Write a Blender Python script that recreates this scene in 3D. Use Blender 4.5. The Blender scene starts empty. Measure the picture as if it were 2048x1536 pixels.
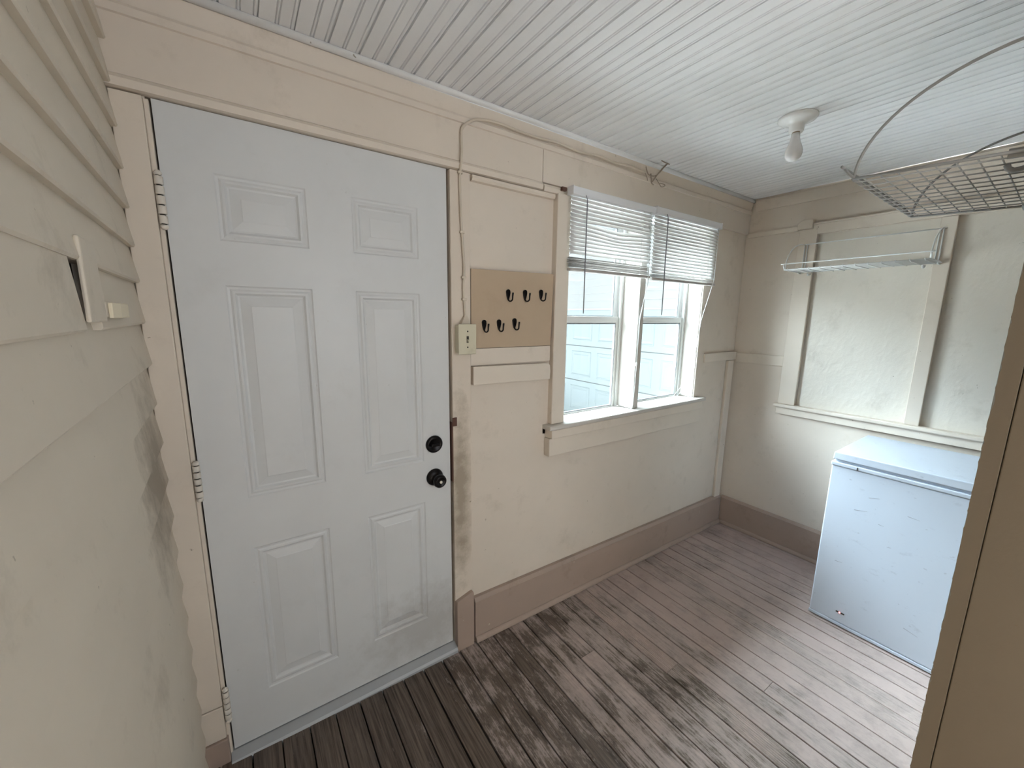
import bpy, bmesh, math, random
from mathutils import Vector, Matrix
random.seed(7)
PI = math.pi
scene = bpy.context.scene
COL = scene.collection

# ------------------------------------------------------------------ materials
def mat(name, col, rough=0.55, metal=0.0, spec=0.4):
    m = bpy.data.materials.new(name); m.use_nodes = True
    b = m.node_tree.nodes['Principled BSDF']
    b.inputs['Base Color'].default_value = (*col, 1)
    b.inputs['Roughness'].default_value = rough
    b.inputs['Metallic'].default_value = metal
    b.inputs['Specular IOR Level'].default_value = spec
    return m

def nodes(m):
    return m.node_tree.nodes, m.node_tree.links, m.node_tree.nodes['Principled BSDF']

def noise(N, L, vec, scale, detail=4, rough=0.6, mapscale=None):
    if mapscale:
        mp = N.new('ShaderNodeMapping'); mp.inputs['Scale'].default_value = mapscale
        L.new(vec, mp.inputs['Vector']); vec = mp.outputs['Vector']
    n = N.new('ShaderNodeTexNoise'); n.inputs['Scale'].default_value = scale
    n.inputs['Detail'].default_value = detail; n.inputs['Roughness'].default_value = rough
    L.new(vec, n.inputs['Vector'])
    return n.outputs['Fac']

def ramp(N, L, fac, p0, p1, c0=(0, 0, 0, 1), c1=(1, 1, 1, 1)):
    r = N.new('ShaderNodeValToRGB')
    r.color_ramp.elements[0].position = p0; r.color_ramp.elements[0].color = c0
    r.color_ramp.elements[1].position = p1; r.color_ramp.elements[1].color = c1
    L.new(fac, r.inputs['Fac'])
    return r.outputs['Color']

def mix(N, L, fac, a, b, mode='MIX'):
    n = N.new('ShaderNodeMix'); n.data_type = 'RGBA'; n.blend_type = mode
    for sock, v in ((n.inputs[0], fac), (n.inputs[6], a), (n.inputs[7], b)):
        if hasattr(v, 'links') or hasattr(v, 'is_linked'): L.new(v, sock)
        elif isinstance(v, (int, float)): sock.default_value = v
        else: sock.default_value = (*v[:3], 1)
    return n.outputs[2]

def math_(N, L, op, a, b=0.0, clamp=False):
    n = N.new('ShaderNodeMath'); n.operation = op; n.use_clamp = clamp
    for s, v in ((n.inputs[0], a), (n.inputs[1], b)):
        if isinstance(v, (int, float)): s.default_value = v
        else: L.new(v, s)
    return n.outputs[0]

def bump(N, L, b, h, strength, dist=0.002):
    n = N.new('ShaderNodeBump'); n.inputs['Strength'].default_value = strength
    n.inputs['Distance'].default_value = dist
    L.new(h, n.inputs['Height']); L.new(n.outputs['Normal'], b.inputs['Normal'])

def painted(name, col, dirt=(0.25, 0.2, 0.14), dirt_amt=0.35, rough=0.5, speck=0.0, bumpy=0.25, patch=None, bscale=60, chip=None):
    """Old brushed paint: faint mottling, soft grime patches, scattered chips."""
    m = mat(name, col, rough, spec=0.35); N, L, b = nodes(m)
    tc = N.new('ShaderNodeTexCoord').outputs['Object']
    c = mix(N, L, ramp(N, L, noise(N, L, tc, 2.2, 5, 0.65), 0.35, 0.75), col, [x * 0.93 for x in col])
    g = ramp(N, L, noise(N, L, tc, 5.5, 7, 0.72), 0.56, 0.82)
    c = mix(N, L, math_(N, L, 'MULTIPLY', g, dirt_amt), c, dirt)
    if speck > 0:
        s = ramp(N, L, noise(N, L, tc, 42, 3, 0.55), 0.735, 0.76)
        c = mix(N, L, math_(N, L, 'MULTIPLY', s, speck), c, chip or dirt)
    if patch:   # a grimy hand-worn patch with a soft noisy edge: centre, radius (per axis), amount
        (cx, cy, cz), (rx, ry, rz), amt = patch
        mp = N.new('ShaderNodeMapping'); mp.vector_type = 'TEXTURE'
        mp.inputs['Location'].default_value = (cx, cy, cz); mp.inputs['Scale'].default_value = (rx, ry, rz)
        L.new(tc, mp.inputs['Vector'])
        ln = N.new('ShaderNodeVectorMath'); ln.operation = 'LENGTH'; L.new(mp.outputs[0], ln.inputs[0])
        d = math_(N, L, 'ADD', ln.outputs['Value'], math_(N, L, 'MULTIPLY', math_(N, L, 'SUBTRACT', noise(N, L, tc, 14, 6, 0.7), 0.5), 1.6))
        f = ramp(N, L, d, 0.25, 1.05, (1, 1, 1, 1), (0, 0, 0, 1))
        c = mix(N, L, math_(N, L, 'MULTIPLY', f, amt), c, dirt)
    L.new(c, b.inputs['Base Color'])
    if bumpy: bump(N, L, b, noise(N, L, tc, bscale, 5, 0.6), bumpy, 0.001)
    return m

CREAM = (0.665, 0.585, 0.50)
M = {}
M['cream'] = painted('cream_paint', CREAM, speck=0.5)
M['cream_trim'] = painted('cream_trim_paint', (0.68, 0.60, 0.51), speck=0.7, dirt_amt=0.25)
M['cream_jamb'] = painted('grimy_jamb_paint', (0.66, 0.575, 0.485), speck=0.8, patch=((0.87, 0, 0.75), (0.06, 0.4, 0.5), 0.75))
M['cream_siding'] = painted('siding_paint', (0.66, 0.59, 0.49), dirt=(0.2, 0.155, 0.105), dirt_amt=0.45, speck=0.5,
                            patch=((-0.05, -0.16, 1.08), (0.5, 0.22, 0.3), 0.7))
M['white_trim'] = painted('white_trim_paint', (0.76, 0.76, 0.76), dirt=(0.3, 0.27, 0.22), dirt_amt=0.22, speck=0.9)
M['ceiling'] = painted('ceiling_paint', (0.82, 0.825, 0.84), dirt=(0.4, 0.36, 0.3), dirt_amt=0.18, rough=0.42, bumpy=0.1)
M['door'] = painted('door_enamel', (0.63, 0.635, 0.635), dirt=(0.28, 0.25, 0.22), dirt_amt=0.14, rough=0.38, speck=0.35, bumpy=0.08,
                    patch=((0.70, 0, 0.15), (0.3, 0.5, 0.22), 0.4))
M['brown'] = painted('brown_base_paint', (0.38, 0.29, 0.24), dirt=(0.13, 0.09, 0.06), dirt_amt=0.5, speck=0.8, rough=0.42, chip=(0.6, 0.54, 0.47))
M['jamb_shaded'] = painted('shaded_wall_end_paint', (0.165, 0.127, 0.086), dirt=(0.16, 0.11, 0.06), dirt_amt=0.5, speck=0.6, bumpy=0.5, bscale=90)  # cream wall end coloured darker to stand for the shade it lies in
M['blackmetal'] = mat('black_bronze', (0.012, 0.010, 0.010), 0.32, 0.6)
M['rust'] = painted('rusty_strike', (0.10, 0.045, 0.03), dirt=(0.3, 0.24, 0.18), dirt_amt=0.6, rough=0.6)
M['hinge'] = painted('painted_hinge', (0.68, 0.63, 0.56), dirt=(0.08, 0.06, 0.05), dirt_amt=0.5, speck=0.9)
M['dark'] = mat('dark_pin', (0.03, 0.025, 0.02), 0.7)
M['alu'] = mat('threshold_aluminium', (0.40, 0.41, 0.42), 0.55, 0.2)
M['ivory'] = painted('ivory_plastic', (0.60, 0.555, 0.42), dirt=(0.2, 0.16, 0.09), dirt_amt=0.45, rough=0.4, speck=0.5)
M['strap'] = painted('yellowed_strap', (0.74, 0.66, 0.50), dirt=(0.3, 0.22, 0.12), dirt_amt=0.4)
M['board'] = painted('brown_fibreboard', (0.47, 0.36, 0.255), dirt=(0.38, 0.28, 0.19), dirt_amt=0.5, rough=0.8, bumpy=0.1)
M['wire_white'] = mat('white_vinyl_wire', (0.70, 0.71, 0.70), 0.35)
M['wire_grey'] = mat('grey_coated_wire', (0.24, 0.235, 0.225), 0.4)
M['wire_mid'] = mat('thin_grey_wire', (0.42, 0.415, 0.40), 0.35)
M['wand'] = mat('grey_wand', (0.20, 0.20, 0.22), 0.3)
M['cable'] = painted('painted_cable', (0.60, 0.52, 0.42), speck=0.4)
M['oldwire'] = mat('old_wire', (0.30, 0.24, 0.19), 0.8)
M['sill'] = painted('chipped_sill_paint', (0.56, 0.525, 0.48), dirt=(0.2, 0.17, 0.13), dirt_amt=0.25, speck=1.0)
M['porcelain'] = mat('porcelain', (0.78, 0.78, 0.77), 0.25)
M['bulb'] = mat('frosted_bulb', (0.82, 0.80, 0.79), 0.15)
M['bulb'].node_tree.nodes['Principled BSDF'].inputs['Transmission Weight'].default_value = 0.25
M['brass'] = mat('bulb_cap', (0.35, 0.28, 0.2), 0.4, 0.8)
M['vinyl'] = painted('window_vinyl', (0.66, 0.66, 0.64), dirt=(0.25, 0.22, 0.18), dirt_amt=0.3, rough=0.4, bumpy=0)
M['seal'] = mat('grey_glazing_seal', (0.22, 0.23, 0.24), 0.6)
M['grime'] = painted('track_grime', (0.42, 0.38, 0.33), dirt=(0.05, 0.04, 0.03), dirt_amt=0.9, speck=1.0)
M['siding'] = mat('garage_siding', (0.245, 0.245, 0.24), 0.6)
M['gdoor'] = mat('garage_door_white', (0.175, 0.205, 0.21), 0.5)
M['ground'] = painted('concrete_drive', (0.5, 0.5, 0.48), dirt=(0.3, 0.3, 0.28), rough=0.9)
M['osb'] = painted('painted_strand_board', (0.70, 0.645, 0.565), speck=0.6, bumpy=0)
M['led'] = mat('red_indicator', (0.6, 0.05, 0.05), 0.3)
M['ink'] = mat('sticker_ink', (0.03, 0.03, 0.03), 0.6)
M['sticker'] = mat('sticker_paper', (0.8, 0.8, 0.78), 0.6)
M['outside'] = mat('outer_shell', (0.5, 0.5, 0.5), 0.8)

def led_emit():
    b = M['led'].node_tree.nodes['Principled BSDF']
    b.inputs['Emission Color'].default_value = (1, 0.25, 0.25, 1); b.inputs['Emission Strength'].default_value = 1.2
led_emit()

# strand board: flaky streak relief
N, L, b = nodes(M['osb'])
tc = N.new('ShaderNodeTexCoord').outputs['Object']
v = N.new('ShaderNodeTexVoronoi'); v.inputs['Scale'].default_value = 26; v.feature = 'F1'
mp = N.new('ShaderNodeMapping'); mp.inputs['Scale'].default_value = (1, 1.5, 0.55); mp.inputs['Rotation'].default_value = (0.5, 0, 0)
wn = N.new('ShaderNodeMix'); wn.data_type = 'RGBA'; wn.inputs[0].default_value = 0.12
L.new(tc, wn.inputs[6])
nz = N.new('ShaderNodeTexNoise'); nz.inputs['Scale'].default_value = 9; nz.inputs['Detail'].default_value = 5
L.new(tc, nz.inputs['Vector']); L.new(nz.outputs['Color'], wn.inputs[7])
L.new(wn.outputs[2], mp.inputs['Vector']); L.new(mp.outputs[0], v.inputs['Vector'])
n2 = noise(N, L, tc, 38, 6, 0.7, (1, 1.4, 0.7))
h = math_(N, L, 'ADD', math_(N, L, 'MULTIPLY', v.outputs['Distance'], 0.9), n2)
bump(N, L, b, h, 0.30, 0.004)

# freezer enamel: white with scuffs
def freezer_mat():
    m = mat('freezer_enamel', (0.57, 0.62, 0.70), 0.33); N, L, b = nodes(m)
    tc = N.new('ShaderNodeTexCoord').outputs['Object']
    s1 = ramp(N, L, noise(N, L, tc, 11, 6, 0.75, (1, 1.0, 2.2)), 0.60, 0.72)
    s2 = ramp(N, L, noise(N, L, tc, 30, 3, 0.5, (1, 1, 1.6)), 0.70, 0.75)
    f = math_(N, L, 'ADD', math_(N, L, 'MULTIPLY', s1, 0.25), math_(N, L, 'MULTIPLY', s2, 0.35), True)
    c = mix(N, L, f, (0.57, 0.62, 0.70), (0.22, 0.22, 0.27))
    L.new(c, b.inputs['Base Color'])
    bump(N, L, b, noise(N, L, tc, 3.5, 2, 0.5), 0.25, 0.01)
    return m
M['freezer'] = freezer_mat()

# slats: thin white vinyl that lets some daylight through
def slat_mat():
    m = bpy.data.materials.new('blind_vinyl'); m.use_nodes = True
    N = m.node_tree.nodes; L = m.node_tree.links; N.clear()
    o = N.new('ShaderNodeOutputMaterial'); p = N.new('ShaderNodeBsdfPrincipled')
    p.inputs['Base Color'].default_value = (0.74, 0.735, 0.73, 1); p.inputs['Roughness'].default_value = 0.4
    t = N.new('ShaderNodeBsdfTranslucent'); t.inputs['Color'].default_value = (0.93, 0.90, 0.85, 1)
    x = N.new('ShaderNodeMixShader'); x.inputs[0].default_value = 0.24
    L.new(p.outputs[0], x.inputs[1]); L.new(t.outputs[0], x.inputs[2]); L.new(x.outputs[0], o.inputs[0])
    return m
M['slat'] = slat_mat()
M['headrail'] = mat('headrail_enamel', (0.74, 0.74, 0.76), 0.35)
M['bottomrail'] = painted('dusty_bottom_rail', (0.46, 0.43, 0.40), dirt=(0.18, 0.13, 0.09), dirt_amt=0.6, bumpy=0)

def glass_mat():
    m = bpy.data.materials.new('window_glass'); m.use_nodes = True
    N = m.node_tree.nodes; L = m.node_tree.links; N.clear()
    o = N.new('ShaderNodeOutputMaterial'); t = N.new('ShaderNodeBsdfTransparent')
    t.inputs['Color'].default_value = (0.95, 0.98, 0.985, 1)
    g = N.new('ShaderNodeBsdfGlossy'); g.inputs['Roughness'].default_value = 0.02
    f = N.new('ShaderNodeLayerWeight'); f.inputs['Blend'].default_value = 0.12
    x = N.new('ShaderNodeMixShader')
    L.new(math_(N, L, 'MULTIPLY', f.outputs['Facing'], 0.25), x.inputs[0]); L.new(t.outputs[0], x.inputs[1]); L.new(g.outputs[0], x.inputs[2]); L.new(x.outputs[0], o.inputs[0])
    return m
M['glass'] = glass_mat()

# worn painted floor boards
def floor_mat():
    m = mat('worn_floor_paint', (0.3, 0.25, 0.22), 0.5, spec=0.4); N, L, b = nodes(m)
    tc = N.new('ShaderNodeTexCoord').outputs['Object']
    gi = N.new('ShaderNodeNewGeometry').outputs['Random Per Island']
    off = N.new('ShaderNodeVectorMath'); off.operation = 'ADD'; L.new(tc, off.inputs[0])
    cb = N.new('ShaderNodeCombineXYZ'); L.new(math_(N, L, 'MULTIPLY', gi, 3.0), cb.inputs[0]); L.new(math_(N, L, 'MULTIPLY', gi, 17.0), cb.inputs[1])
    L.new(cb.outputs[0], off.inputs[1]); v = off.outputs[0]
    paint = mix(N, L, ramp(N, L, noise(N, L, v, 4, 4), 0.3, 0.7), (0.485, 0.38, 0.345), (0.41, 0.32, 0.29))
    paint = mix(N, L, math_(N, L, 'MULTIPLY', gi, 0.3), paint, (0.36, 0.30, 0.275))
    grain = noise(N, L, v, 85, 5, 0.65, (1.6, 0.05, 1))
    wood = mix(N, L, ramp(N, L, grain, 0.36, 0.66), (0.045, 0.032, 0.024), (0.17, 0.128, 0.10))
    # wear: ragged flakes stretched along the boards, thickest on the walk-in path at the door
    n1 = noise(N, L, v, 16, 9, 0.78, (1.5, 0.5, 1))
    n2 = noise(N, L, tc, 2.6, 6, 0.65)
    sx = N.new('ShaderNodeSeparateXYZ'); L.new(tc, sx.inputs[0])
    gx = N.new('ShaderNodeMapRange'); gx.inputs[1].default_value = 0.55; gx.inputs[2].default_value = 1.95
    gx.inputs[3].default_value = 0.27; gx.inputs[4].default_value = -0.055; L.new(sx.outputs[0], gx.inputs[0])
    w = math_(N, L, 'ADD', math_(N, L, 'ADD', math_(N, L, 'MULTIPLY', n1, 0.66), math_(N, L, 'MULTIPLY', n2, 0.45)), gx.outputs[0])
    w = math_(N, L, 'ADD', w, math_(N, L, 'MULTIPLY', math_(N, L, 'SUBTRACT', grain, 0.5), 0.45))
    w = math_(N, L, 'ADD', w, math_(N, L, 'MULTIPLY', math_(N, L, 'SUBTRACT', gi, 0.5), 0.16))
    thin = ramp(N, L, w, 0.52, 0.62)
    fac = ramp(N, L, w, 0.62, 0.70)
    c = mix(N, L, math_(N, L, 'MULTIPLY', thin, 0.75), paint, (0.29, 0.245, 0.22))
    c = mix(N, L, fac, c, wood)
    grime = ramp(N, L, noise(N, L, tc, 7, 8, 0.75), 0.5, 0.78)
    c = mix(N, L, math_(N, L, 'MULTIPLY', grime, 0.5), c, (0.12, 0.098, 0.086))
    sp = ramp(N, L, noise(N, L, tc, 75, 2, 0.5), 0.79, 0.80)
    c = mix(N, L, sp, c, (0.6, 0.55, 0.48))
    L.new(c, b.inputs['Base Color'])
    r = N.new('ShaderNodeMapRange'); r.inputs[3].default_value = 0.42; r.inputs[4].default_value = 0.35
    L.new(fac, r.inputs[0]); L.new(r.outputs[0], b.inputs['Roughness'])
    hh = math_(N, L, 'SUBTRACT', math_(N, L, 'MULTIPLY', grain, 0.5), math_(N, L, 'MULTIPLY', fac, 0.5))
    bump(N, L, b, hh, 0.5, 0.0015)
    return m
M['floor'] = floor_mat()

# ------------------------------------------------------------------ mesh building
class MB:
    def __init__(s): s.bm = bmesh.new()
    def box(s, x0, x1, y0, y1, z0, z1, mi=0):
        vs = [s.bm.verts.new(p) for p in ((x0,y0,z0),(x1,y0,z0),(x1,y1,z0),(x0,y1,z0),(x0,y0,z1),(x1,y0,z1),(x1,y1,z1),(x0,y1,z1))]
        for f in ((3,2,1,0),(4,5,6,7),(0,1,5,4),(1,2,6,5),(2,3,7,6),(3,0,4,7)):
            s.bm.faces.new([vs[i] for i in f]).material_index = mi
        return vs
    def hexa(s, pts):           # 8 points in the order of box()
        vs = [s.bm.verts.new(p) for p in pts]
        for f in ((3,2,1,0),(4,5,6,7),(0,1,5,4),(1,2,6,5),(2,3,7,6),(3,0,4,7)): s.bm.faces.new([vs[i] for i in f])
    def tube(s, pts, r, n=8, closed=False):
        pts = [Vector(p) for p in pts]; m = len(pts); rings = []; up = None
        for i, p in enumerate(pts):
            a = pts[(i-1) % m] if (i > 0 or closed) else pts[0]
            c = pts[(i+1) % m] if (i < m-1 or closed) else pts[-1]
            t = (c - a).normalized()
            if up is None: up = t.orthogonal().normalized()
            up = (up - t * up.dot(t)); up = up.normalized() if up.length > 1e-6 else t.orthogonal().normalized()
            sd = t.cross(up); rr = r[i] if isinstance(r, (list, tuple)) else r
            rings.append([s.bm.verts.new(p + rr*(math.cos(2*PI*k/n)*up + math.sin(2*PI*k/n)*sd)) for k in range(n)])
        for i in range(m if closed else m-1):
            A, B = rings[i], rings[(i+1) % m]
            for k in range(n):
                f = s.bm.faces.new([A[k], A[(k+1) % n], B[(k+1) % n], B[k]]); f.smooth = True
        if not closed:
            s.bm.faces.new(rings[0][::-1]); s.bm.faces.new(rings[-1])
    def lathe(s, prof, origin, axis, n=28, smooth=True):
        """prof: (radius, height along axis)."""
        ax = Vector(axis).normalized(); u = ax.orthogonal().normalized(); w = ax.cross(u); o = Vector(origin); rings = []
        for r, h in prof:
            if r < 1e-6: rings.append([s.bm.verts.new(o + ax*h)])
            else: rings.append([s.bm.verts.new(o + ax*h + r*(math.cos(2*PI*k/n)*u + math.sin(2*PI*k/n)*w)) for k in range(n)])
        for A, B in zip(rings[:-1], rings[1:]):
            if len(A) == 1 and len(B) == 1: continue
            for k in range(n):
                q = [A[k % len(A)], A[(k+1) % len(A)], B[(k+1) % len(B)], B[k % len(B)]]
                q = [v for i, v in enumerate(q) if v not in q[:i]]
                f = s.bm.faces.new(q); f.smooth = smooth
        if len(rings[0]) > 1: s.bm.faces.new(rings[0][::-1])
        if len(rings[-1]) > 1: s.bm.faces.new(rings[-1])
    def prism(s, poly, axis, a0, a1, smooth=False):
        """poly: 2D points; axis 'x','y','z': extruded from a0 to a1."""
        def P(p, a): return {'x': (a, p[0], p[1]), 'y': (p[0], a, p[1]), 'z': (p[0], p[1], a)}[axis]
        A = [s.bm.verts.new(P(p, a0)) for p in poly]; B = [s.bm.verts.new(P(p, a1)) for p in poly]; n = len(poly)
        for i in range(n):
            f = s.bm.faces.new([A[i], A[(i+1) % n], B[(i+1) % n], B[i]]); f.smooth = smooth
        s.bm.faces.new(A[::-1]); s.bm.faces.new(B)
    def face(s, pts):
        return s.bm.faces.new([s.bm.verts.new(p) for p in pts])
    def xform(s, mtx): bmesh.ops.transform(s.bm, matrix=mtx, verts=s.bm.verts)
    def build(s, name, m, parent=None, bevel=0.0, seg=2, loc=None, shade=False):
        bmesh.ops.recalc_face_normals(s.bm, faces=s.bm.faces)
        me = bpy.data.meshes.new(name)
        if loc is not None:
            bmesh.ops.translate(s.bm, vec=-Vector(loc), verts=s.bm.verts)
        s.bm.to_mesh(me); s.bm.free()
        for mm in (m if isinstance(m, (list, tuple)) else [m]): me.materials.append(mm)
        o = bpy.data.objects.new(name, me); COL.objects.link(o)
        if loc is not None: o.location = loc
        if parent is not None:
            o.parent = parent
            if loc is None: o.matrix_parent_inverse = Matrix.Identity(4)
        if bevel:
            md = o.modifiers.new('bevel', 'BEVEL'); md.width = bevel; md.segments = seg; md.limit_method = 'ANGLE'; md.angle_limit = math.radians(40)
        return o

def tag(o, label=None, cat=None, group=None, kind=None):
    if label: o['label'] = label
    if cat: o['category'] = cat
    if group: o['group'] = group
    if kind: o['kind'] = kind
    return o
def empty(name, loc=(0, 0, 0), rz=0.0):
    o = bpy.data.objects.new(name, None); COL.objects.link(o); o.location = loc; o.rotation_euler = (0, 0, rz)
    o.empty_display_size = 0.05
    return o
def part(mb, name, m, root, bevel=0.0, seg=2, label=None):
    """A part built in world coordinates, parented to a root standing at root.location (no rotation)."""
    mb.xform(Matrix.Translation(-root_world(root)))
    o = mb.build(name, m, root, bevel, seg)
    if label: o['label'] = label
    return o
def root_world(o):
    v = Vector(o.location)
    while o.parent is not None:
        o = o.parent; v += Vector(o.location)
    return v
def struct(mb, name, m, label, cat='trim', bevel=0.0, seg=2):
    return tag(mb.build(name, m, None, bevel, seg), label, cat, None, 'structure')

# ------------------------------------------------------------------ room numbers (metres)
XR = 3.13            # right wall sheet
ZC = 2.31            # ceiling
YB = -3.0            # rear of the space behind the photographer
YN = -1.36           # near (house) wall, room side
XN = 1.41            # end of the near wall beside the opening
FS = 0.0205          # the porch floor falls away from the door
def fz(x): return 0.005 - FS * x
DW = 0.829           # door width

# ------------------------------------------------------------------ floor
mb = MB()
pitch = 0.0887; x = 0.0496 - 2*pitch
splits = {16: -0.36, 19: -0.62, 13: -1.2, 22: -0.9, 9: -1.0}
k = 0
while x < 3.3:
    g = random.choice([0.0008, 0.0014, 0.0022, 0.0028]) if x > 1.7 else random.choice([0.0018, 0.0026, 0.0034])
    xa, xb = x + g, x + pitch - g
    cuts = [0.05, YB - 0.05]
    if k in splits: cuts = [0.05, splits[k], YB - 0.05]
    for ya, yb in zip(cuts[:-1], cuts[1:]):
        dz = random.uniform(-0.0008, 0.0008); e = 0.0012
        yb2 = yb + (0.0015 if yb > YB else 0)
        prof = [(xa, fz(xa)-0.022), (xb, fz(xb)-0.022), (xb, fz(xb)-e*1.2+dz), (xb-e, fz(xb)+dz), (xa+e, fz(xa)+dz), (xa, fz(xa)-e*1.2+dz)]
        if x < 1.62 < x + pitch or (x < 2.24 < x + pitch and ya < 0):      # raised-grain boards: weathered into fine furrows
            top = [(xb, fz(xb)-e*1.2+dz)]; xx = xb - e
            while xx > xa + 0.008:
                d_ = random.uniform(0.006, 0.011)
                top += [(xx, fz(xx)+dz), (xx-d_*0.62, fz(xx)+dz), (xx-d_*0.8, fz(xx)+dz-random.uniform(0.0012, 0.0024))]; xx -= d_
            prof = prof[:2] + top + [(xa+e, fz(xa)+dz), (xa, fz(xa)-e*1.2+dz)]
        mb.prism(prof, 'y', yb2, ya)
    x += pitch; k += 1
mb.box(-0.2, 3.35, YB-0.1, 0.16, -0.16, -0.10)
floor = struct(mb, 'floor', M['floor'], 'worn brown painted narrow plank floor, bare dark wood showing by the door', 'floor')

# ------------------------------------------------------------------ ceiling (beadboard)
mb = MB()
prof = []
x = 0.342 - 6*pitch
while x < 3.25:
    g = random.choice([0.0008, 0.0012, 0.0026, 0.0034]); c = x + pitch/2; p = x + pitch
    prof += [(x+g, 0.009), (x+g, 0.0), (c-0.0060, 0), (c-0.0038, 0.0052), (c-0.0018, 0.0006), (c, 0), (c+0.0018, 0.0006), (c+0.0038, 0.0052), (c+0.0060, 0),
             (p-0.0125, 0), (p-0.0108, 0.0050), (p-0.0088, 0.0006), (p-0.0068, 0), (p-0.0045, 0.0004), (p-0.0025, 0.002), (p-0.0012, 0.009)]
    x = p
A = [mb.bm.verts.new((px, 0.02, ZC + d)) for px, d in prof]
B = [mb.bm.verts.new((px, YB - 0.05, ZC + d)) for px, d in prof]
for i in range(len(prof)-1): mb.bm.faces.new([A[i], B[i], B[i+1], A[i+1]])
mb.box(-0.3, 3.4, YB - 0.1, 0.18, ZC + 0.0095, ZC + 0.06)
struct(mb, 'ceiling', M['ceiling'], 'white painted beadboard ceiling with narrow grooved boards', 'ceiling')

# ------------------------------------------------------------------ front wall (door and window wall, plane y = 0)
YS = 0.012           # face of the wall sheet, behind the trim
YO = 0.17            # outer face
WX0, WX1, WX2, WX3 = 1.445, 1.985, 2.032, 2.622      # the two window openings
WZ0, WZ1 = 0.955, 2.06
mb = MB()
for x0, x1, z0, z1 in ((-0.30, -0.012, -0.15, 2.36), (-0.012, DW+0.012, 2.058, 2.36), (DW+0.012, WX0-0.01, -0.15, 2.36),
                       (WX0-0.01, WX3+0.01, -0.15, WZ0-0.02), (WX0-0.01, WX3+0.01, WZ1+0.01, 2.36), (WX3+0.01, 3.35, -0.15, 2.36)):
    mb.box(x0, x1, YS, YO, z0, z1)
struct(mb, 'wall_front', M['cream'], 'cream painted board wall holding the entry door and the pair of windows', 'wall')

mb = MB()            # frieze above door and window, split by an old crack
mb.box(-0.10, 1.283, -0.006, YS, 2.088, 2.232); mb.box(1.286, 3.128, -0.006, YS, 2.090, 2.232)
struct(mb, 'trim_1', M['cream'], 'wide flat cream frieze board running above the door and window', 'trim', 0.001)
mb = MB()            # moulding strip on the frieze
mb.prism([(-0.006, 2.221), (-0.012, 2.223), (-0.014, 2.240), (-0.011, 2.247), (YS, 2.247), (YS, 2.221)], 'x', -0.10, XR-0.002)
struct(mb, 'trim_2', M['cream'], 'thin cream moulding strip along the top of the frieze board', 'trim')
mb = MB()            # crown band, leaning out towards the ceiling
mb.prism([(-0.004, 2.249), (-0.020, 2.300), (-0.020, 2.3095), (YS, 2.3095), (YS, 2.249)], 'x', -0.10, XR-0.002)
struct(mb, 'trim_3', M['cream'], 'slanted cream crown band just under the ceiling on the door wall', 'trim')
mb = MB()
mb.prism([(-0.021 - 0.016*math.cos(a), 2.3095 - 0.016*math.sin(a)) for a in [i*PI/12 for i in range(7)]] + [(-0.0205, 2.3095)], 'x', -0.10, XR-0.004, True)
struct(mb, 'trim_4', M['white_trim'], 'white quarter round strip where the door wall meets the ceiling', 'trim')
mb = MB()            # header lip over the door
mb.prism([(-0.003, 2.056), (-0.014, 2.058), (-0.017, 2.076), (-0.010, 2.086), (YS, 2.086), (YS, 2.056)], 'x', -0.092, 1.281)
mb.prism([(-0.003, 2.052), (-0.014, 2.054), (-0.016, 2.072), (-0.010, 2.083), (YS, 2.083), (YS, 2.052)], 'x', 1.288, 1.40)
struct(mb, 'trim_5', M['cream_trim'], 'chipped cream header moulding right above the door top', 'trim')
mb = MB()            # cap strip between door casing and window casing
mb.prism([(YS, 2.030), (-0.004, 2.032), (-0.010, 2.040), (-0.008, 2.051), (YS, 2.0515)], 'x', 0.934, 1.357)
struct(mb, 'trim_6', M['cream_trim'], 'short cream bead strip between door frame and left window casing', 'trim')

mb = MB()            # left door casing, with the odd short piece let in near the bottom
mb.box(-0.079, -0.016, -0.004, 0.03, 0.222, 2.052); mb.box(-0.078, -0.016, -0.006, 0.03, 0.098, 0.219)
mb.box(-0.016, -0.0045, 0.004, 0.09, 0.0, 2.05)
struct(mb, 'trim_7', M['cream_trim'], 'cream door casing on the hinge side beside the siding wall', 'trim', 0.0025)
mb = MB()
mb.box(-0.077, -0.011, -0.014, 0.03, -0.03, 0.097)
struct(mb, 'trim_8', M['brown'], 'small brown painted base block left of the door', 'trim', 0.003)
mb = MB()            # right door casing
mb.box(DW+0.009, 0.924, -0.008, 0.03, 0.235, 2.053); mb.box(DW+0.0095, DW+0.018, -0.002, 0.09, 0.0, 2.05)
struct(mb, 'trim_9', M['cream_jamb'], 'grimy cream door casing on the latch side of the door', 'trim', 0.003)
mb = MB()
mb.prism([(DW+0.010, fz(0.83)-0.02), (0.925, fz(0.92)-0.02), (0.925, 0.252), (0.920, 0.262), (0.905, 0.259), (DW+0.010, 0.240)], 'y', -0.026, YS)
struct(mb, 'trim_10', M['brown'], 'scuffed brown plinth block at the foot of the right door casing', 'trim', 0.003)
mb = MB()            # chair rail between door and window
mb.prism([(0.932, 1.221), (1.350, 1.214), (1.353, 1.25), (1.349, 1.283), (1.338, 1.293), (0.932, 1.300)], 'y', -0.016, YS)
struct(mb, 'trim_11', M['cream_trim'], 'cream rail board under the hook board between door and window', 'trim', 0.003)
mb = MB(); mb.box(0.926, 1.356, -0.003, YS, 1.303, 1.374)
struct(mb, 'trim_12', M['cream'], 'flat cream board strip directly below the brown hook board', 'trim', 0.001)
mb = MB()            # chair rail right of the window
mb.box(2.706, 3.126, -0.012, YS, 1.218, 1.276)
struct(mb, 'trim_13', M['cream_trim'], 'short cream chair rail between window and far corner', 'trim', 0.003)
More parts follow.
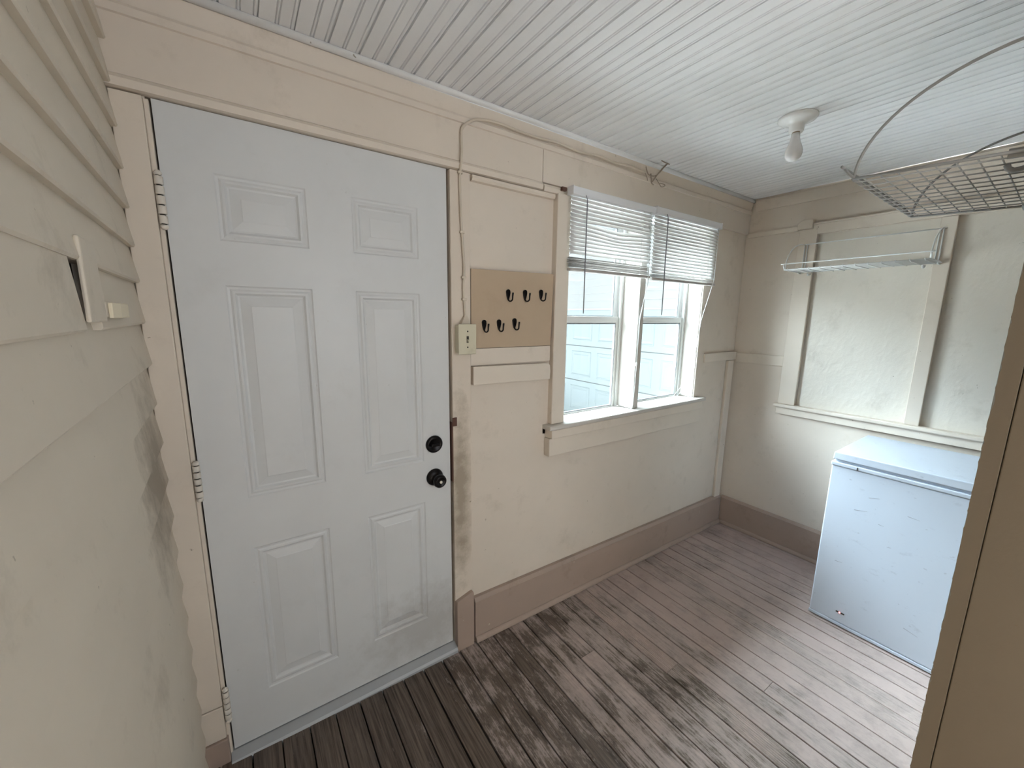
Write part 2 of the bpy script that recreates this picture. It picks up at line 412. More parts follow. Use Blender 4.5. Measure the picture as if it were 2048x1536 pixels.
mb = MB(); mb.box(3.032, 3.108, -0.008, YS, 0.12, 1.214)
struct(mb, 'trim_14', M['cream_trim'], 'upright cream batten under the chair rail near the far corner', 'trim', 0.003)

# window trim
mb = MB(); mb.box(1.364, WX0, -0.020, 0.10, 0.987, 2.058)
struct(mb, 'trim_15', M['cream_trim'], 'cream left side casing of the window pair', 'trim', 0.004)
mb = MB(); mb.box(WX1, WX2, -0.010, 0.16, 0.987, 2.058)
struct(mb, 'trim_16', M['sill'], 'white mullion post between the two window sashes', 'trim', 0.003)
mb = MB(); mb.box(WX3, WX3+0.02, 0.004, 0.16, 0.987, 2.058)
struct(mb, 'trim_17', M['sill'], 'white jamb board on the right side of the window', 'trim', 0.002)
mb = MB(); mb.box(WX3+0.004, 2.704, -0.004, YS, 0.987, 2.088)
struct(mb, 'trim_18', M['cream'], 'flush cream side casing right of the window', 'trim', 0.002)
mb = MB()            # stool: thin nosed board
mb.prism([(-0.046, 0.9635), (-0.050, 0.967), (-0.051, 0.980), (-0.047, 0.985), (-0.02, 0.986), (0.105, 0.982), (0.16, 0.955), (0.16, 0.935), (YS, 0.935), (YS, 0.9635)], 'x', 1.333, 2.700)
struct(mb, 'trim_19', M['sill'], 'chipped white window sill board with a thin front edge', 'sill', 0.002)
mb = MB(); mb.prism([(1.350, 0.919), (2.672, 0.912), (2.672, 0.9625), (1.350, 0.9625)], 'y', -0.043, YS)
struct(mb, 'trim_37', M['cream_trim'], 'cream board tucked right under the window sill nose', 'trim', 0.003)
mb = MB(); mb.prism([(1.346, 0.826), (2.668, 0.816), (2.668, 0.911), (1.346, 0.918)], 'y', -0.030, YS)
struct(mb, 'trim_20', M['cream_trim'], 'cream apron board, lowest of the boards under the window', 'trim', 0.003)
mb = MB(); mb.box(WX0, WX3, -0.004, 0.16, 2.058, 2.075)
struct(mb, 'trim_21', M['white_trim'], 'white head board across the top of the window opening', 'trim', 0.002)

# baseboards
def baseboard(mb, pts, axis):
    pass
mb = MB()
def bb_front(x): return fz(x)
ys0 = -0.018
for (xa, xb) in ((0.936, XR-0.018),):
    za, zb = fz(xa), fz(xb)
    ta, tb = za + 0.222, zb + 0.222
    mb.hexa([(xa, ys0, za-0.02), (xb, ys0, zb-0.02), (xb, YS, zb-0.02), (xa, YS, za-0.02), (xa, ys0, ta-0.016), (xb, ys0, tb-0.016), (xb, YS, tb-0.016), (xa, YS, ta-0.016)])
    mb.hexa([(xa, ys0+0.001, ta-0.016), (xb, ys0+0.001, tb-0.016), (xb, YS, tb-0.016), (xa, YS, ta-0.016), (xa, ys0+0.012, ta), (xb, ys0+0.012, tb), (xb, YS, tb), (xa, YS, ta)])
    sh = [(-0.0165*math.cos(t), 0.024*math.sin(t)) for t in [i*PI/10 for i in range(6)]] + [(0.0, 0.0)]
    A = [mb.bm.verts.new((xa, ys0+p[0], za+0.0015+p[1])) for p in sh]; Bv = [mb.bm.verts.new((xb, ys0+p[0], zb+0.0015+p[1])) for p in sh]
    for i in range(len(sh)): mb.bm.faces.new([A[i], A[(i+1) % len(sh)], Bv[(i+1) % len(sh)], Bv[i]])
    mb.bm.faces.new(A[::-1]); mb.bm.faces.new(Bv)
struct(mb, 'baseboard_front', M['brown'], 'brown painted baseboard running under the window', 'baseboard', 0.0015)
mb = MB()
xs0 = XR - 0.018; zf = fz(XR)
mb.box(xs0, XR-0.001, YN+0.001, -0.0185, zf-0.02, zf+0.206)
mb.prism([(xs0+0.001, zf+0.206), (xs0+0.012, zf+0.222), (XR-0.001, zf+0.222), (XR-0.001, zf+0.206)], 'y', YN+0.001, -0.0185)
mb.prism([(xs0 - 0.0165*math.cos(t), zf + 0.0015 + 0.024*math.sin(t)) for t in [i*PI/10 for i in range(6)]] + [(xs0, zf+0.0015)], 'y', YN+0.001, -0.036)
struct(mb, 'baseboard_right', M['brown'], 'brown painted baseboard along the far wall behind the freezer', 'baseboard', 0.0015)

# ------------------------------------------------------------------ right wall with the boarded-over window
XO = XR + 0.008      # recessed strand board
oy0, oy1, oy2, oy3 = -0.42, -0.945, -1.005, -1.50
oz0, oz1 = 0.945, 2.03
mb = MB()
for ya, yb, z0, z1 in ((0.011, oy0, -0.15, 2.36), (oy0, oy1-0.06-0.5, -0.15, oz0-0.002), (oy0, -1.6, oz1, 2.36)):
    mb.box(XR, XR+0.12, yb, ya, z0, z1)
struct(mb, 'wall_right', M['cream'], 'cream far wall with a boarded over window opening', 'wall')
mb = MB(); mb.box(XO, XO+0.02, -1.6, oy0+0.01, oz0-0.05, oz1+0.05)
struct(mb, 'window_3', M['osb'], 'cream painted strand board closing the old window in the far wall', 'window')
mb = MB(); mb.box(XR-0.022, XO-0.001, oy0, -0.322, oz0+0.008, 2.066)
struct(mb, 'trim_22', M['cream_trim'], 'left upright casing of the boarded window', 'trim', 0.003)
mb = MB(); mb.box(XR-0.022, XO-0.001, oy2, oy1, oz0+0.008, 2.03)
struct(mb, 'trim_23', M['cream_trim'], 'middle upright of the boarded window under the shelf end', 'trim', 0.003)
mb = MB(); mb.prism([(XR-0.040, 0.930), (XR-0.044, 0.936), (XR-0.044, 0.948), (XR-0.040, 0.953), (XO-0.001, 0.953), (XO-0.001, 0.930)], 'y', YN+0.001, -0.306)
struct(mb, 'trim_24', M['cream_trim'], 'cream sill ledge below the boarded window', 'sill', 0.0015)
mb = MB(); mb.box(XR-0.026, XR-0.0005, YN+0.001, -0.318, 0.884, 0.929)
struct(mb, 'trim_25', M['cream_trim'], 'cream apron strip under the boarded window sill', 'trim', 0.002)
mb = MB(); mb.box(XR-0.012, XR-0.0005, -0.321, -0.0125, 1.201, 1.270)
struct(mb, 'trim_26', M['cream_trim'], 'short cream chair rail on the far wall at the corner', 'trim', 0.003)
mb = MB(); mb.prism([(XR-0.0005, 2.066), (XR-0.012, 2.068), (XR-0.016, 2.092), (XR-0.010, 2.101), (XR-0.0005, 2.101)], 'y', -0.311, -0.007)
struct(mb, 'trim_27', M['cream_trim'], 'short cream moulding at the top corner of the far wall', 'trim')
mb = MB(); mb.box(XR-0.020, XR-0.0005, YN+0.001, -0.395, 2.032, 2.088)
mb.prism([(XR-0.0005, 2.088), (XR-0.026, 2.088), (XR-0.028, 2.094), (XR-0.022, 2.099), (XR-0.0005, 2.099)], 'y', YN+0.001, -0.395)
struct(mb, 'trim_28', M['cream_trim'], 'flat cream head board across the top of the boarded window', 'trim', 0.002)
mb = MB(); mb.prism([(-0.312, 2.068), (-0.394, 2.068), (-0.394, 2.112), (-0.386, 2.121), (-0.345, 2.124), (-0.325, 2.118), (-0.312, 2.104)], 'x', XR-0.036, XR-0.0005)
struct(mb, 'trim_29', M['cream_trim'], 'rounded cream end block topping the left boarded window casing', 'trim', 0.004)
mb = MB(); mb.prism([(XR-0.0005, 2.236), (XR-0.008, 2.237), (XR-0.024, 2.300), (XR-0.024, 2.3095), (XR-0.0005, 2.3095)], 'y', YN+0.001, -0.038)
struct(mb, 'trim_30', M['cream'], 'slanted cream crown band at the top of the far wall', 'trim')
mb = MB()
mb.prism([(XR-0.0245 - 0.010*math.cos(a), 2.3095 - 0.010*math.sin(a)) for a in [i*PI/12 for i in range(7)]] + [(XR-0.0245, 2.3095)], 'y', YN+0.001, -0.04, True)
struct(mb, 'trim_31', M['cream_trim'], 'thin quarter round strip between far wall and ceiling', 'trim')

# ------------------------------------------------------------------ near wall: end of the house wall beside the photographer
mb = MB()
mb.box(XN+0.012, XR+0.12, YN-0.10, YN, -0.15, 2.36)
mb.box(XN+0.012, XN+0.11, YB-0.05, YN-0.10, -0.15, 2.36)
struct(mb, 'wall_near', M['jamb_shaded'], 'cream wall end, colour darkened for shade, close at the right edge', 'wall')
mb = MB()            # corner strip with a ragged, chipped paint edge
zz = -0.03; ys = []
while zz < 2.309:
    ys.append((zz, random.uniform(-0.0010, 0.0010) - (0.0022 if random.random() < 0.10 else 0))); zz += random.uniform(0.006, 0.014)
ys.append((2.309, 0))
for (za, da), (zb_, db) in zip(ys[:-1], ys[1:]):
    mb.hexa([(XN, YN+da, za), (XN+0.013, YN+0.001, za), (XN+0.013, YN-0.03, za), (XN, YN-0.0285, za),
             (XN, YN+db, zb_), (XN+0.013, YN+0.001, zb_), (XN+0.013, YN-0.03, zb_), (XN, YN-0.0285, zb_)])
bmesh.ops.remove_doubles(mb.bm, verts=mb.bm.verts, dist=1e-5)
struct(mb, 'trim_32', M['jamb_shaded'], 'rough edged corner strip on the near wall end at right', 'trim')
mb = MB(); mb.box(XN+0.0035, XN+0.0118, YB, YN-0.0302, -0.03, 2.309)
struct(mb, 'trim_33', M['jamb_shaded'], 'flat shade-darkened lining board on the near wall end at right', 'trim', 0.002)

# rear wall behind the photographer with an opening added for fill light
mb = MB()
for x0, x1, z0, z1 in ((-0.3, 0.45, -0.15, 2.36), (1.38, 1.6, -0.15, 2.36), (0.45, 1.38, -0.15, 0.8), (0.45, 1.38, 2.1, 2.36)):
    mb.box(x0, x1, YB-0.12, YB, z0, z1)
struct(mb, 'wall_rear', M['cream'], 'cream wall behind the photographer with an opening added for fill light', 'wall')

# ------------------------------------------------------------------ left wall: clapboard siding, turned slightly off square
LX, LK = -0.090, 0.034
def lp(u, n, z): return (LX + LK*u + n, -u, z)          # u: distance from the corner towards the photographer, n: out of the wall
mb = MB()
zl = [1.479, 1.586, 1.677, 1.772, 1.866, 1.964, 2.060, 2.157, 2.254, 2.309]
zz = 1.479
while zz > -0.1: zz -= 0.113; zl.insert(0, zz)
for z, zn in zip(zl[:-1], zl[1:]):
    wob = random.uniform(-0.001, 0.001)
    def board(ua, ub, ua2=None):
        ua2 = ua if ua2 is None else ua2
        zt = min(zn + 0.016, 2.309); n_b = (0.016 if ua2 != ua else 0.021) + wob; nt = 0.016 if ua2 != ua else 0.005
        seg = [ua + (ub-ua)*i/6 for i in range(7)]; seg2 = [ua2 + (ub-ua2)*i/6 for i in range(7)]
        for i in range(6):      # rounded butt edge, then the long face
            mb.hexa([lp(seg[i], -0.004, z), lp(seg[i+1], -0.004, z), lp(seg[i+1], n_b-0.003, z), lp(seg[i], n_b-0.003, z),
                     lp(seg[i], -0.004, z+0.004), lp(seg[i+1], -0.004, z+0.004), lp(seg[i+1], n_b, z+0.004), lp(seg[i], n_b, z+0.004)])
            mb.hexa([lp(seg[i], -0.004, z+0.004), lp(seg[i+1], -0.004, z+0.004), lp(seg[i+1], n_b, z+0.004), lp(seg[i], n_b, z+0.004),
                     lp(seg2[i], -0.006, zt), lp(seg2[i+1], -0.006, zt), lp(seg2[i+1], nt, zt), lp(seg2[i], nt, zt)])
    if abs(z - 1.479) < 1e-6:
        board(-0.006, 0.50); board(0.578, 3.05, 0.634)
    else:
        board(-0.006 - random.uniform(0, 0.003), 3.05)
# sheathing behind, open to a dark cavity at the slot
mb.hexa([lp(-0.02, -0.03, -0.15), lp(0.50, -0.03, -0.15), lp(0.50, -0.006, -0.15), lp(-0.02, -0.006, -0.15), lp(-0.02, -0.03, 2.36), lp(0.50, -0.03, 2.36), lp(0.50, -0.006, 2.36), lp(-0.02, -0.006, 2.36)])
mb.hexa([lp(0.68, -0.03, -0.15), lp(3.1, -0.03, -0.15), lp(3.1, -0.006, -0.15), lp(0.68, -0.006, -0.15), lp(0.68, -0.03, 2.36), lp(3.1, -0.03, 2.36), lp(3.1, -0.006, 2.36), lp(0.68, -0.006, 2.36)])
mb.hexa([lp(0.4, -0.16, -0.15), lp(1.0, -0.16, -0.15), lp(1.0, -0.14, -0.15), lp(0.4, -0.14, -0.15), lp(0.4, -0.16, 2.36), lp(1.0, -0.16, 2.36), lp(1.0, -0.14, 2.36), lp(0.4, -0.14, 2.36)])
for u in (0.48, 0.68):
    mb.hexa([lp(u, -0.15, -0.15), lp(u+0.02, -0.15, -0.15), lp(u+0.02, -0.006, -0.15), lp(u, -0.006, -0.15), lp(u, -0.15, 2.36), lp(u+0.02, -0.15, 2.36), lp(u+0.02, -0.006, 2.36), lp(u, -0.006, 2.36)])
struct(mb, 'wall_left', M['cream_siding'], 'cream painted clapboard siding wall at the left', 'wall')
def lhexa(mb, u0, u1, n0, n1, z0, z1):
    mb.hexa([lp(u0, n0, z0), lp(u1, n0, z0), lp(u1, n1, z0), lp(u0, n1, z0), lp(u0, n0, z1), lp(u1, n0, z1), lp(u1, n1, z1), lp(u0, n1, z1)])
mb = MB()
mb.hexa([lp(0.47, 0.0165, 1.493), lp(0.588, 0.0165, 1.493), lp(0.588, 0.0235, 1.493), lp(0.47, 0.0225, 1.493), lp(0.488, 0.0165, 1.622), lp(0.586, 0.0165, 1.622), lp(0.586, 0.0235, 1.622), lp(0.488, 0.0225, 1.622)])
struct(mb, 'trim_34', M['cream_siding'], 'short upright cream strip beside the dark slot in the siding', 'trim', 0.004)

lt = empty('latch_bracket', lp(0.45, 0.02, 1.49))
tag(lt, 'small painted latch bracket on the left siding beside the upright strip', 'latch')
mb = MB(); lhexa(mb, 0.455, 0.469, 0.010, 0.0195, 1.498, 1.548); lhexa(mb, 0.425, 0.469, 0.010, 0.022, 1.500, 1.528)
part(mb, 'mounting_plate', M['cream_siding'], lt, 0.002)
mb = MB()
for a, b_, na, nb in ((0.455, 0.42, 0.028, 0.034), (0.42, 0.34, 0.034, 0.034), (0.34, 0.285, 0.034, 0.020)):
    mb.hexa([lp(a, na-0.006, 1.4985), lp(b_, nb-0.006, 1.4985), lp(b_, nb, 1.4985), lp(a, na, 1.4985), lp(a, na-0.006, 1.526), lp(b_, nb-0.006, 1.526), lp(b_, nb, 1.526), lp(a, na, 1.526)])
part(mb, 'strap', M['strap'], lt, 0.0015, label='pale yellowish strap')

# ------------------------------------------------------------------ the entry door
door = empty('door_1', (0, 0.006, 0.02)); tag(door, 'white six panel entry door with black knob and deadbolt', 'door', None, 'structure')
mb = MB()
YD = 0.006; ZD0, ZD1 = 0.028, 2.0535
xsd = [0.0, 0.114, 0.346, 0.481, 0.713, DW]; zsd = [ZD0, 0.203, 0.745, 0.921, 1.590, 1.716, 1.897, ZD1]
rings = [(0, 0), (0.004, 0.0035), (0.010, 0.0045), (0.016, 0.0015), (0.022, 0.0015), (0.028, 0.0075), (0.033, 0.0085), (0.058, 0.0030), (0.061, 0.0018)]
for i in range(5):
    for j in range(7):
        x0, x1, z0, z1 = xsd[i], xsd[i+1], zsd[j], zsd[j+1]
        if i in (1, 3) and j in (1, 3, 5):
            loops = [[mb.bm.verts.new(p) for p in ((x0+a, YD+d, z0+a), (x1-a, YD+d, z0+a), (x1-a, YD+d, z1-a), (x0+a, YD+d, z1-a))] for a, d in rings]
            for A, B in zip(loops[:-1], loops[1:]):
                for q in range(4): mb.bm.faces.new([A[q], A[(q+1) % 4], B[(q+1) % 4], B[q]])
            mb.bm.faces.new(loops[-1])
        else: mb.face([(x0, YD, z0), (x1, YD, z0), (x1, YD, z1), (x0, YD, z1)])
bmesh.ops.remove_doubles(mb.bm, verts=mb.bm.verts, dist=1e-5)
for a, b_ in (((0, ZD0), (DW, ZD0)), ((DW, ZD0), (DW, ZD1)), ((DW, ZD1), (0, ZD1)), ((0, ZD1), (0, ZD0))):
    mb.face([(a[0], YD, a[1]), (b_[0], YD, b_[1]), (b_[0], YD+0.044, b_[1]), (a[0], YD+0.044, a[1])])
mb.face([(0, YD+0.044, ZD0), (DW, YD+0.044, ZD0), (DW, YD+0.044, ZD1), (0, YD+0.044, ZD1)])
bmesh.ops.remove_doubles(mb.bm, verts=mb.bm.verts, dist=1e-5)
part(mb, 'panel', M['door'], door)
for zc, h in ((1.803, 0.145), (1.010, 0.125), (0.219, 0.13)):
    mb = MB(); n = 5; hh = (h - 0.022)/n
    for q in range(n):
        z0 = zc - h/2 + 0.011 + q*hh
        mb.lathe([(0.0085, z0+0.0018), (0.0095, z0+0.0028), (0.0095, z0+hh-0.0028), (0.0085, z0+hh-0.0018)], (-0.004, -0.006, 0), (0, 0, 1), 16)
    hg = part(mb, 'hinge', M['hinge'], door, label='cream painted hinge barrel')
    mb = MB()
    for zz, sgn in ((zc + h/2 - 0.009, 1), (zc - h/2 + 0.009, -1)):
        mb.lathe([(0.0045, -0.003*sgn), (0.0085, 0.001*sgn), (0.009, 0.005*sgn), (0.0055, 0.0105*sgn), (0, 0.0115*sgn)], (-0.004, -0.006, zz), (0, 0, 1), 14)
    part(mb, 'finial', M['hinge'], hg)
    mb = MB(); mb.lathe([(0.006, zc-h/2+0.008), (0.006, zc+h/2-0.008)], (-0.004, -0.006, 0), (0, 0, 1), 10)
    part(mb, 'pin', M['dark'], hg, label='dark pin showing between the knuckles')
mb = MB()
mb.lathe([(0.036, 0), (0.036, 0.006), (0.033, 0.011), (0.026, 0.013), (0.024, 0.011), (0, 0.011)], (0.757, YD, 0.989), (0, -1, 0), 36)
db = part(mb, 'deadbolt', M['blackmetal'], door, label='round black deadbolt')
mb = MB(); mb.box(0.738, 0.776, YD-0.024, YD-0.010, 0.984, 0.994)
part(mb, 'thumb_turn', M['blackmetal'], db, 0.003)
mb = MB()
mb.lathe([(0.0365, 0), (0.036, 0.005), (0.031, 0.011), (0.020, 0.015), (0.0125, 0.018), (0.0115, 0.032), (0.016, 0.037), (0.0245, 0.043), (0.0275, 0.051),
          (0.0265, 0.059), (0.022, 0.064), (0.018, 0.0655), (0.0165, 0.0635), (0, 0.0635)], (0.757, YD, 0.846), (0, -1, 0), 36)
kb = part(mb, 'door_knob', M['blackmetal'], door, label='round black door knob with keyed centre')
mb = MB(); mb.lathe([(0.006, 0.0625), (0.006, 0.0665), (0.004, 0.068), (0, 0.068)], (0.757, YD, 0.846), (0, -1, 0), 16)
part(mb, 'turn_button', M['hinge'], kb)
mb = MB(); mb.box(DW+0.004, DW+0.0092, -0.006, 0.05, 0.81, 1.07)
sk = mb.build('strike_plate', M['rust']); tag(sk, 'rusty strike plate in the jamb beside the deadbolt', 'strike plate')
mb = MB(); mb.box(DW+0.006, DW+0.026, -0.0105, -0.0082, 1.055, 1.092)
o = mb.build('plate_tab', M['rust'], sk)
mb = MB(); mb.prism([(-0.030, 0.001), (-0.024, 0.010), (0.006, 0.022), (0.06, 0.024), (0.16, 0.018), (0.16, -0.03), (-0.030, -0.03)], 'x', -0.010, DW+0.010)
struct(mb, 'trim_35', M['alu'], 'dull aluminium threshold strip under the entry door', 'threshold', 0.002)
mb = MB(); mb.box(-0.3, DW+0.3, YO, YO+0.02, -0.3, 2.36)  # unseen panel and stops, added to keep daylight out around the door
mb.box(-0.02, -0.012, 0.052, YO, 0.0, 2.06); mb.box(DW+0.0185, DW+0.03, 0.052, YO, 0, 2.06)
struct(mb, 'wall_light_stop', M['outside'], 'unseen panel added outside the entry door to stop daylight', 'wall')

# ------------------------------------------------------------------ windows
def window(name, x0, x1, label):
    w = empty(name, ((x0+x1)/2, 0.14, 0.955)); tag(w, label, 'window', None, 'structure')
    mb = MB(); f = 0.02
    for xe, sg in ((x0+0.001, 1), (x1-0.001, -1)):
        for ya, yb, t in ((0.103, 0.1095, 0.019), (0.1095, 0.134, 0.008), (0.134, 0.1355, 0.017), (0.1355, 0.158, 0.008)):
            mb.box(min(xe, xe+sg*t), max(xe, xe+sg*t), ya, yb, 0.957, 2.057)
    mb.box(x0+f-0.011, x1-f+0.011, 0.108, 0.158, 2.035, 2.057); mb.box(x0+f-0.011, x1-f+0.011, 0.110, 0.158, 0.957, 0.964)
    part(mb, 'frame', M['vinyl'], w, 0.0015)
    def sash(nm, ya, yb, z0, z1, top, bot):
        mb = MB(); s = 0.026; a, b_ = x0+f-0.008, x1-f+0.008
        mb.box(a, a+s, ya, yb, z0, z1); mb.box(b_-s, b_, ya, yb, z0, z1)
        mb.box(a+s, b_-s, ya, yb, z0, z0+bot); mb.box(a+s, b_-s, ya, yb, z1-top, z1)
        o = part(mb, nm, M['vinyl'], w, 0.002)
        k = MB(); e = 0.0045
        k.box(a+s, a+s+e, ya+0.004, yb-0.004, z0+bot, z1-top); k.box(b_-s-e, b_-s, ya+0.004, yb-0.004, z0+bot, z1-top)
        k.box(a+s+e, b_-s-e, ya+0.004, yb-0.004, z0+bot, z0+bot+e); k.box(a+s+e, b_-s-e, ya+0.004, yb-0.004, z1-top-e*1.6, z1-top)
        part(k, 'glazing_seal', M['seal'], o)
        g = MB(); ym = (ya+yb)/2; g.box(a+s-0.003, b_-s+0.003, ym-0.002, ym+0.002, z0+bot-0.003, z1-top+0.003)
        part(g, 'glass', M['glass'], o)
        return o
    up = sash('upper_sash', 0.136, 0.156, 1.482, 2.034, 0.024, 0.034)
    lo = sash('lower_sash', 0.112, 0.133, 0.966, 1.516, 0.036, 0.024)
    mb = MB(); mb.box(x1-f-0.16, x1-f-0.11, 0.100, 0.112, 0.966, 0.976); mb.box(x1-f-0.085, x1-f-0.05, 0.100, 0.112, 0.966, 0.974)
    part(mb, 'tilt_latch', M['grime'], lo, 0.002)
    mb = MB(); mb.box(x0+f, x1-f, 0.096, 0.1055, 0.957, 0.966)
    part(mb, 'track', M['grime'], w, 0.001, label='dirty grey sill track')
    return w, up
w1, up1 = window('window_1', WX0, WX1, 'left window sash pair, nearest the hook board')
w2, up2 = window('window_2', WX2, WX3, 'right window sash pair, nearest the far corner')
mb = MB(); mb.box(1.76, 1.90, 0.1425, 0.1435, 1.86, 1.96)
st = part(mb, 'paper_label', M['sticker'], up1, label='white printed label stuck on the upper pane')
mb = MB(); random.seed(3)
for row in range(3):
    xx = 1.768
    zz = 1.940 - row*0.03
    while xx < 1.89:
        wd = random.uniform(0.002, 0.006)
        if not (1.825 < xx < 1.838): mb.box(xx, xx+wd, 0.1417, 0.1424, zz-0.008, zz+0.008)
        xx += wd + random.uniform(0.002, 0.004)
part(mb, 'label_print', M['ink'], up1)
random.seed(11)

# ------------------------------------------------------------------ venetian blinds
def blind(x0, x1, ztop, zstack, zbot, wand_x, label, droop):
    yc = -0.046
    r = empty('venetian_blind', ((x0+x1)/2, yc, ztop-0.034)); tag(r, label, 'window blind', 'pair of venetian blinds on the window')
    mb = MB(); mb.prism([(yc-0.018, ztop-0.032), (yc-0.020, ztop-0.002), (yc-0.016, ztop), (yc+0.018, ztop), (yc+0.018, ztop-0.034), (yc-0.014, ztop-0.034)], 'x', x0, x1)
    hr = part(mb, 'headrail', M['headrail'], r, 0.0015)
    for xe, s in ((x0, -1), (x1, 1)):
        mb = MB(); mb.box(min(xe, xe+s*0.004), max(xe, xe+s*0.004), yc-0.022, yc+0.020, ztop-0.036, ztop+0.002)
        part(mb, 'mounting_bracket', M['headrail'], r, 0.002)
    spacing = 0.0178; n = int(round((ztop - 0.046 - zstack)/spacing)); tilt = math.radians(56)
    for i in range(n+1):
        z = ztop - 0.046 - i*spacing
        mb = MB(); nx, ny = 16, 4; g = []
        for a in range(nx+1):
            t = a/nx; x = x0 + 0.004 + (x1-x0-0.008)*t; row = []
            d = droop[i] * math.exp(-((t-0.55)/0.22)**2) if i < len(droop) else 0
            for c in range(ny+1):
                s_ = (c/ny - 0.5)*0.025; crown = 0.0018*(1 - (2*c/ny - 1)**2)
                yy = s_*math.cos(tilt) - crown*math.sin(tilt); z_ = s_*math.sin(tilt) + crown*math.cos(tilt)
                row.append(mb.bm.verts.new((x, yc + 0.002 + yy, z + z_ - d)))
            g.append(row)
        for a in range(nx):
            for c in range(ny):
                f = mb.bm.faces.new([g[a][c], g[a+1][c], g[a+1][c+1], g[a][c+1]]); f.smooth = True
        o = part(mb, 'slat', M['slat'], r)
        md = o.modifiers.new('thickness', 'SOLIDIFY'); md.thickness = 0.0007
    # pulled-up slats lying flat on the bottom rail
    m = int((zstack - 0.012 - zbot - 0.016)/0.0042)
    for i in range(m):
        z = zbot + 0.018 + i*0.0042
        mb = MB(); dx = random.uniform(-0.003, 0.003); dy = random.uniform(-0.002, 0.002); dz = random.uniform(-0.0008, 0.0008)
        mb.prism([(yc-0.012+dy, z+dz), (yc+dy, z+0.0022+dz), (yc+0.012+dy, z+dz), (yc+0.012+dy, z+0.0008+dz), (yc+dy, z+0.003+dz), (yc-0.012+dy, z+0.0008+dz)], 'x', x0+0.004+dx, x1-0.004+dx)
        part(mb, 'stacked_slat', M['bottomrail'], r)
    mb = MB(); mb.box(x0+0.002, x1-0.002, yc-0.013, yc+0.013, zbot, zbot+0.014)
    part(mb, 'bottom_rail', M['bottomrail'], r, 0.003)
    for t in (0.16, 0.84):
        xx = x0 + (x1-x0)*t
        mb = MB()
        mb.tube([(xx, yc-0.013, ztop-0.034), (xx, yc-0.013, zbot+0.006)], 0.0006, 5); mb.tube([(xx+0.006, yc+0.013, ztop-0.034), (xx+0.006, yc+0.013, zbot+0.006)], 0.0006, 5)
        part(mb, 'ladder_cord', M['wire_white'], r)
    mb = MB()
    mb.tube([(wand_x, yc-0.022, ztop-0.030), (wand_x+0.003, yc-0.026, ztop-0.045), (wand_x+0.004, yc-0.027, ztop-0.06), (wand_x+0.008, yc-0.027, 1.535), (wand_x+0.008, yc-0.027, 1.527)], [0.0018, 0.002, 0.003, 0.003, 0.0022], 6)
    part(mb, 'tilt_wand', M['wand'], r, label='thin grey tilt wand')
    return r, yc
dr = [0]*16; dr[5] = -0.006; dr[6] = 0.010; dr[7] = 0.013; dr[8] = 0.010; dr[9] = 0.005
b1, yc = blind(1.415, 2.005, 2.086, 1.800, 1.722, 1.489, 'left venetian blind with bent slats and a thick drooping stack', dr)
mb = MB(); mb.box(1.375, 1.402, -0.034, -0.0205, 2.066, 2.082); part(mb, 'old_bracket', M['rust'], b1, 0.001, label='rusty old bracket')
b2, yc = blind(2.0175, 2.662, 2.094, 1.765, 1.716, 2.098, 'right venetian blind, straight slats, hung beside the far corner', [0]*30)
mb = MB()
mb.tube([(1.962, yc-0.022, 2.055), (1.966, yc-0.024, 1.9), (1.972, yc-0.023, 1.7), (1.985, -0.018, 1.5), (1.990, -0.016, 1.26)], 0.0014, 6)
mb.tube([(1.964, yc-0.022, 2.055), (1.970, yc-0.022, 1.7), (1.992, -0.018, 1.5), (1.991, -0.016, 1.26)], 0.0012, 6)
mb.lathe([(0, 0.012), (0.005, 0.008), (0.0065, 0), (0.004, -0.010), (0, -0.014)], (1.990, -0.016, 1.25), (0, 0, 1), 12)
mb.tube([(1.990, -0.016, 1.245), (1.988, -0.015, 1.12), (1.983, -0.015, 1.04), (1.981, -0.015, 1.0)], 0.0012, 6)
part(mb, 'pull_cord', M['wire_white'], b1)
mb = MB()
mb.tube([(2.63, yc-0.020, 2.06), (2.628, yc-0.02, 1.75), (2.618, -0.012, 1.5), (2.610, 0.0, 1.3), (2.602, 0.02, 1.18), (2.56, 0.05, 1.06), (2.50, 0.062, 1.0), (2.43, 0.055, 0.9875)], 0.0014, 6)
mb.tube([(2.633, yc-0.020, 2.06), (2.630, yc-0.02, 1.75), (2.620, -0.012, 1.5), (2.612, 0.0, 1.3), (2.606, 0.018, 1.15), (2.57, 0.04, 1.04), (2.50, 0.05, 0.989)], 0.0013, 6)
part(mb, 'lift_cord', M['wire_white'], b2)

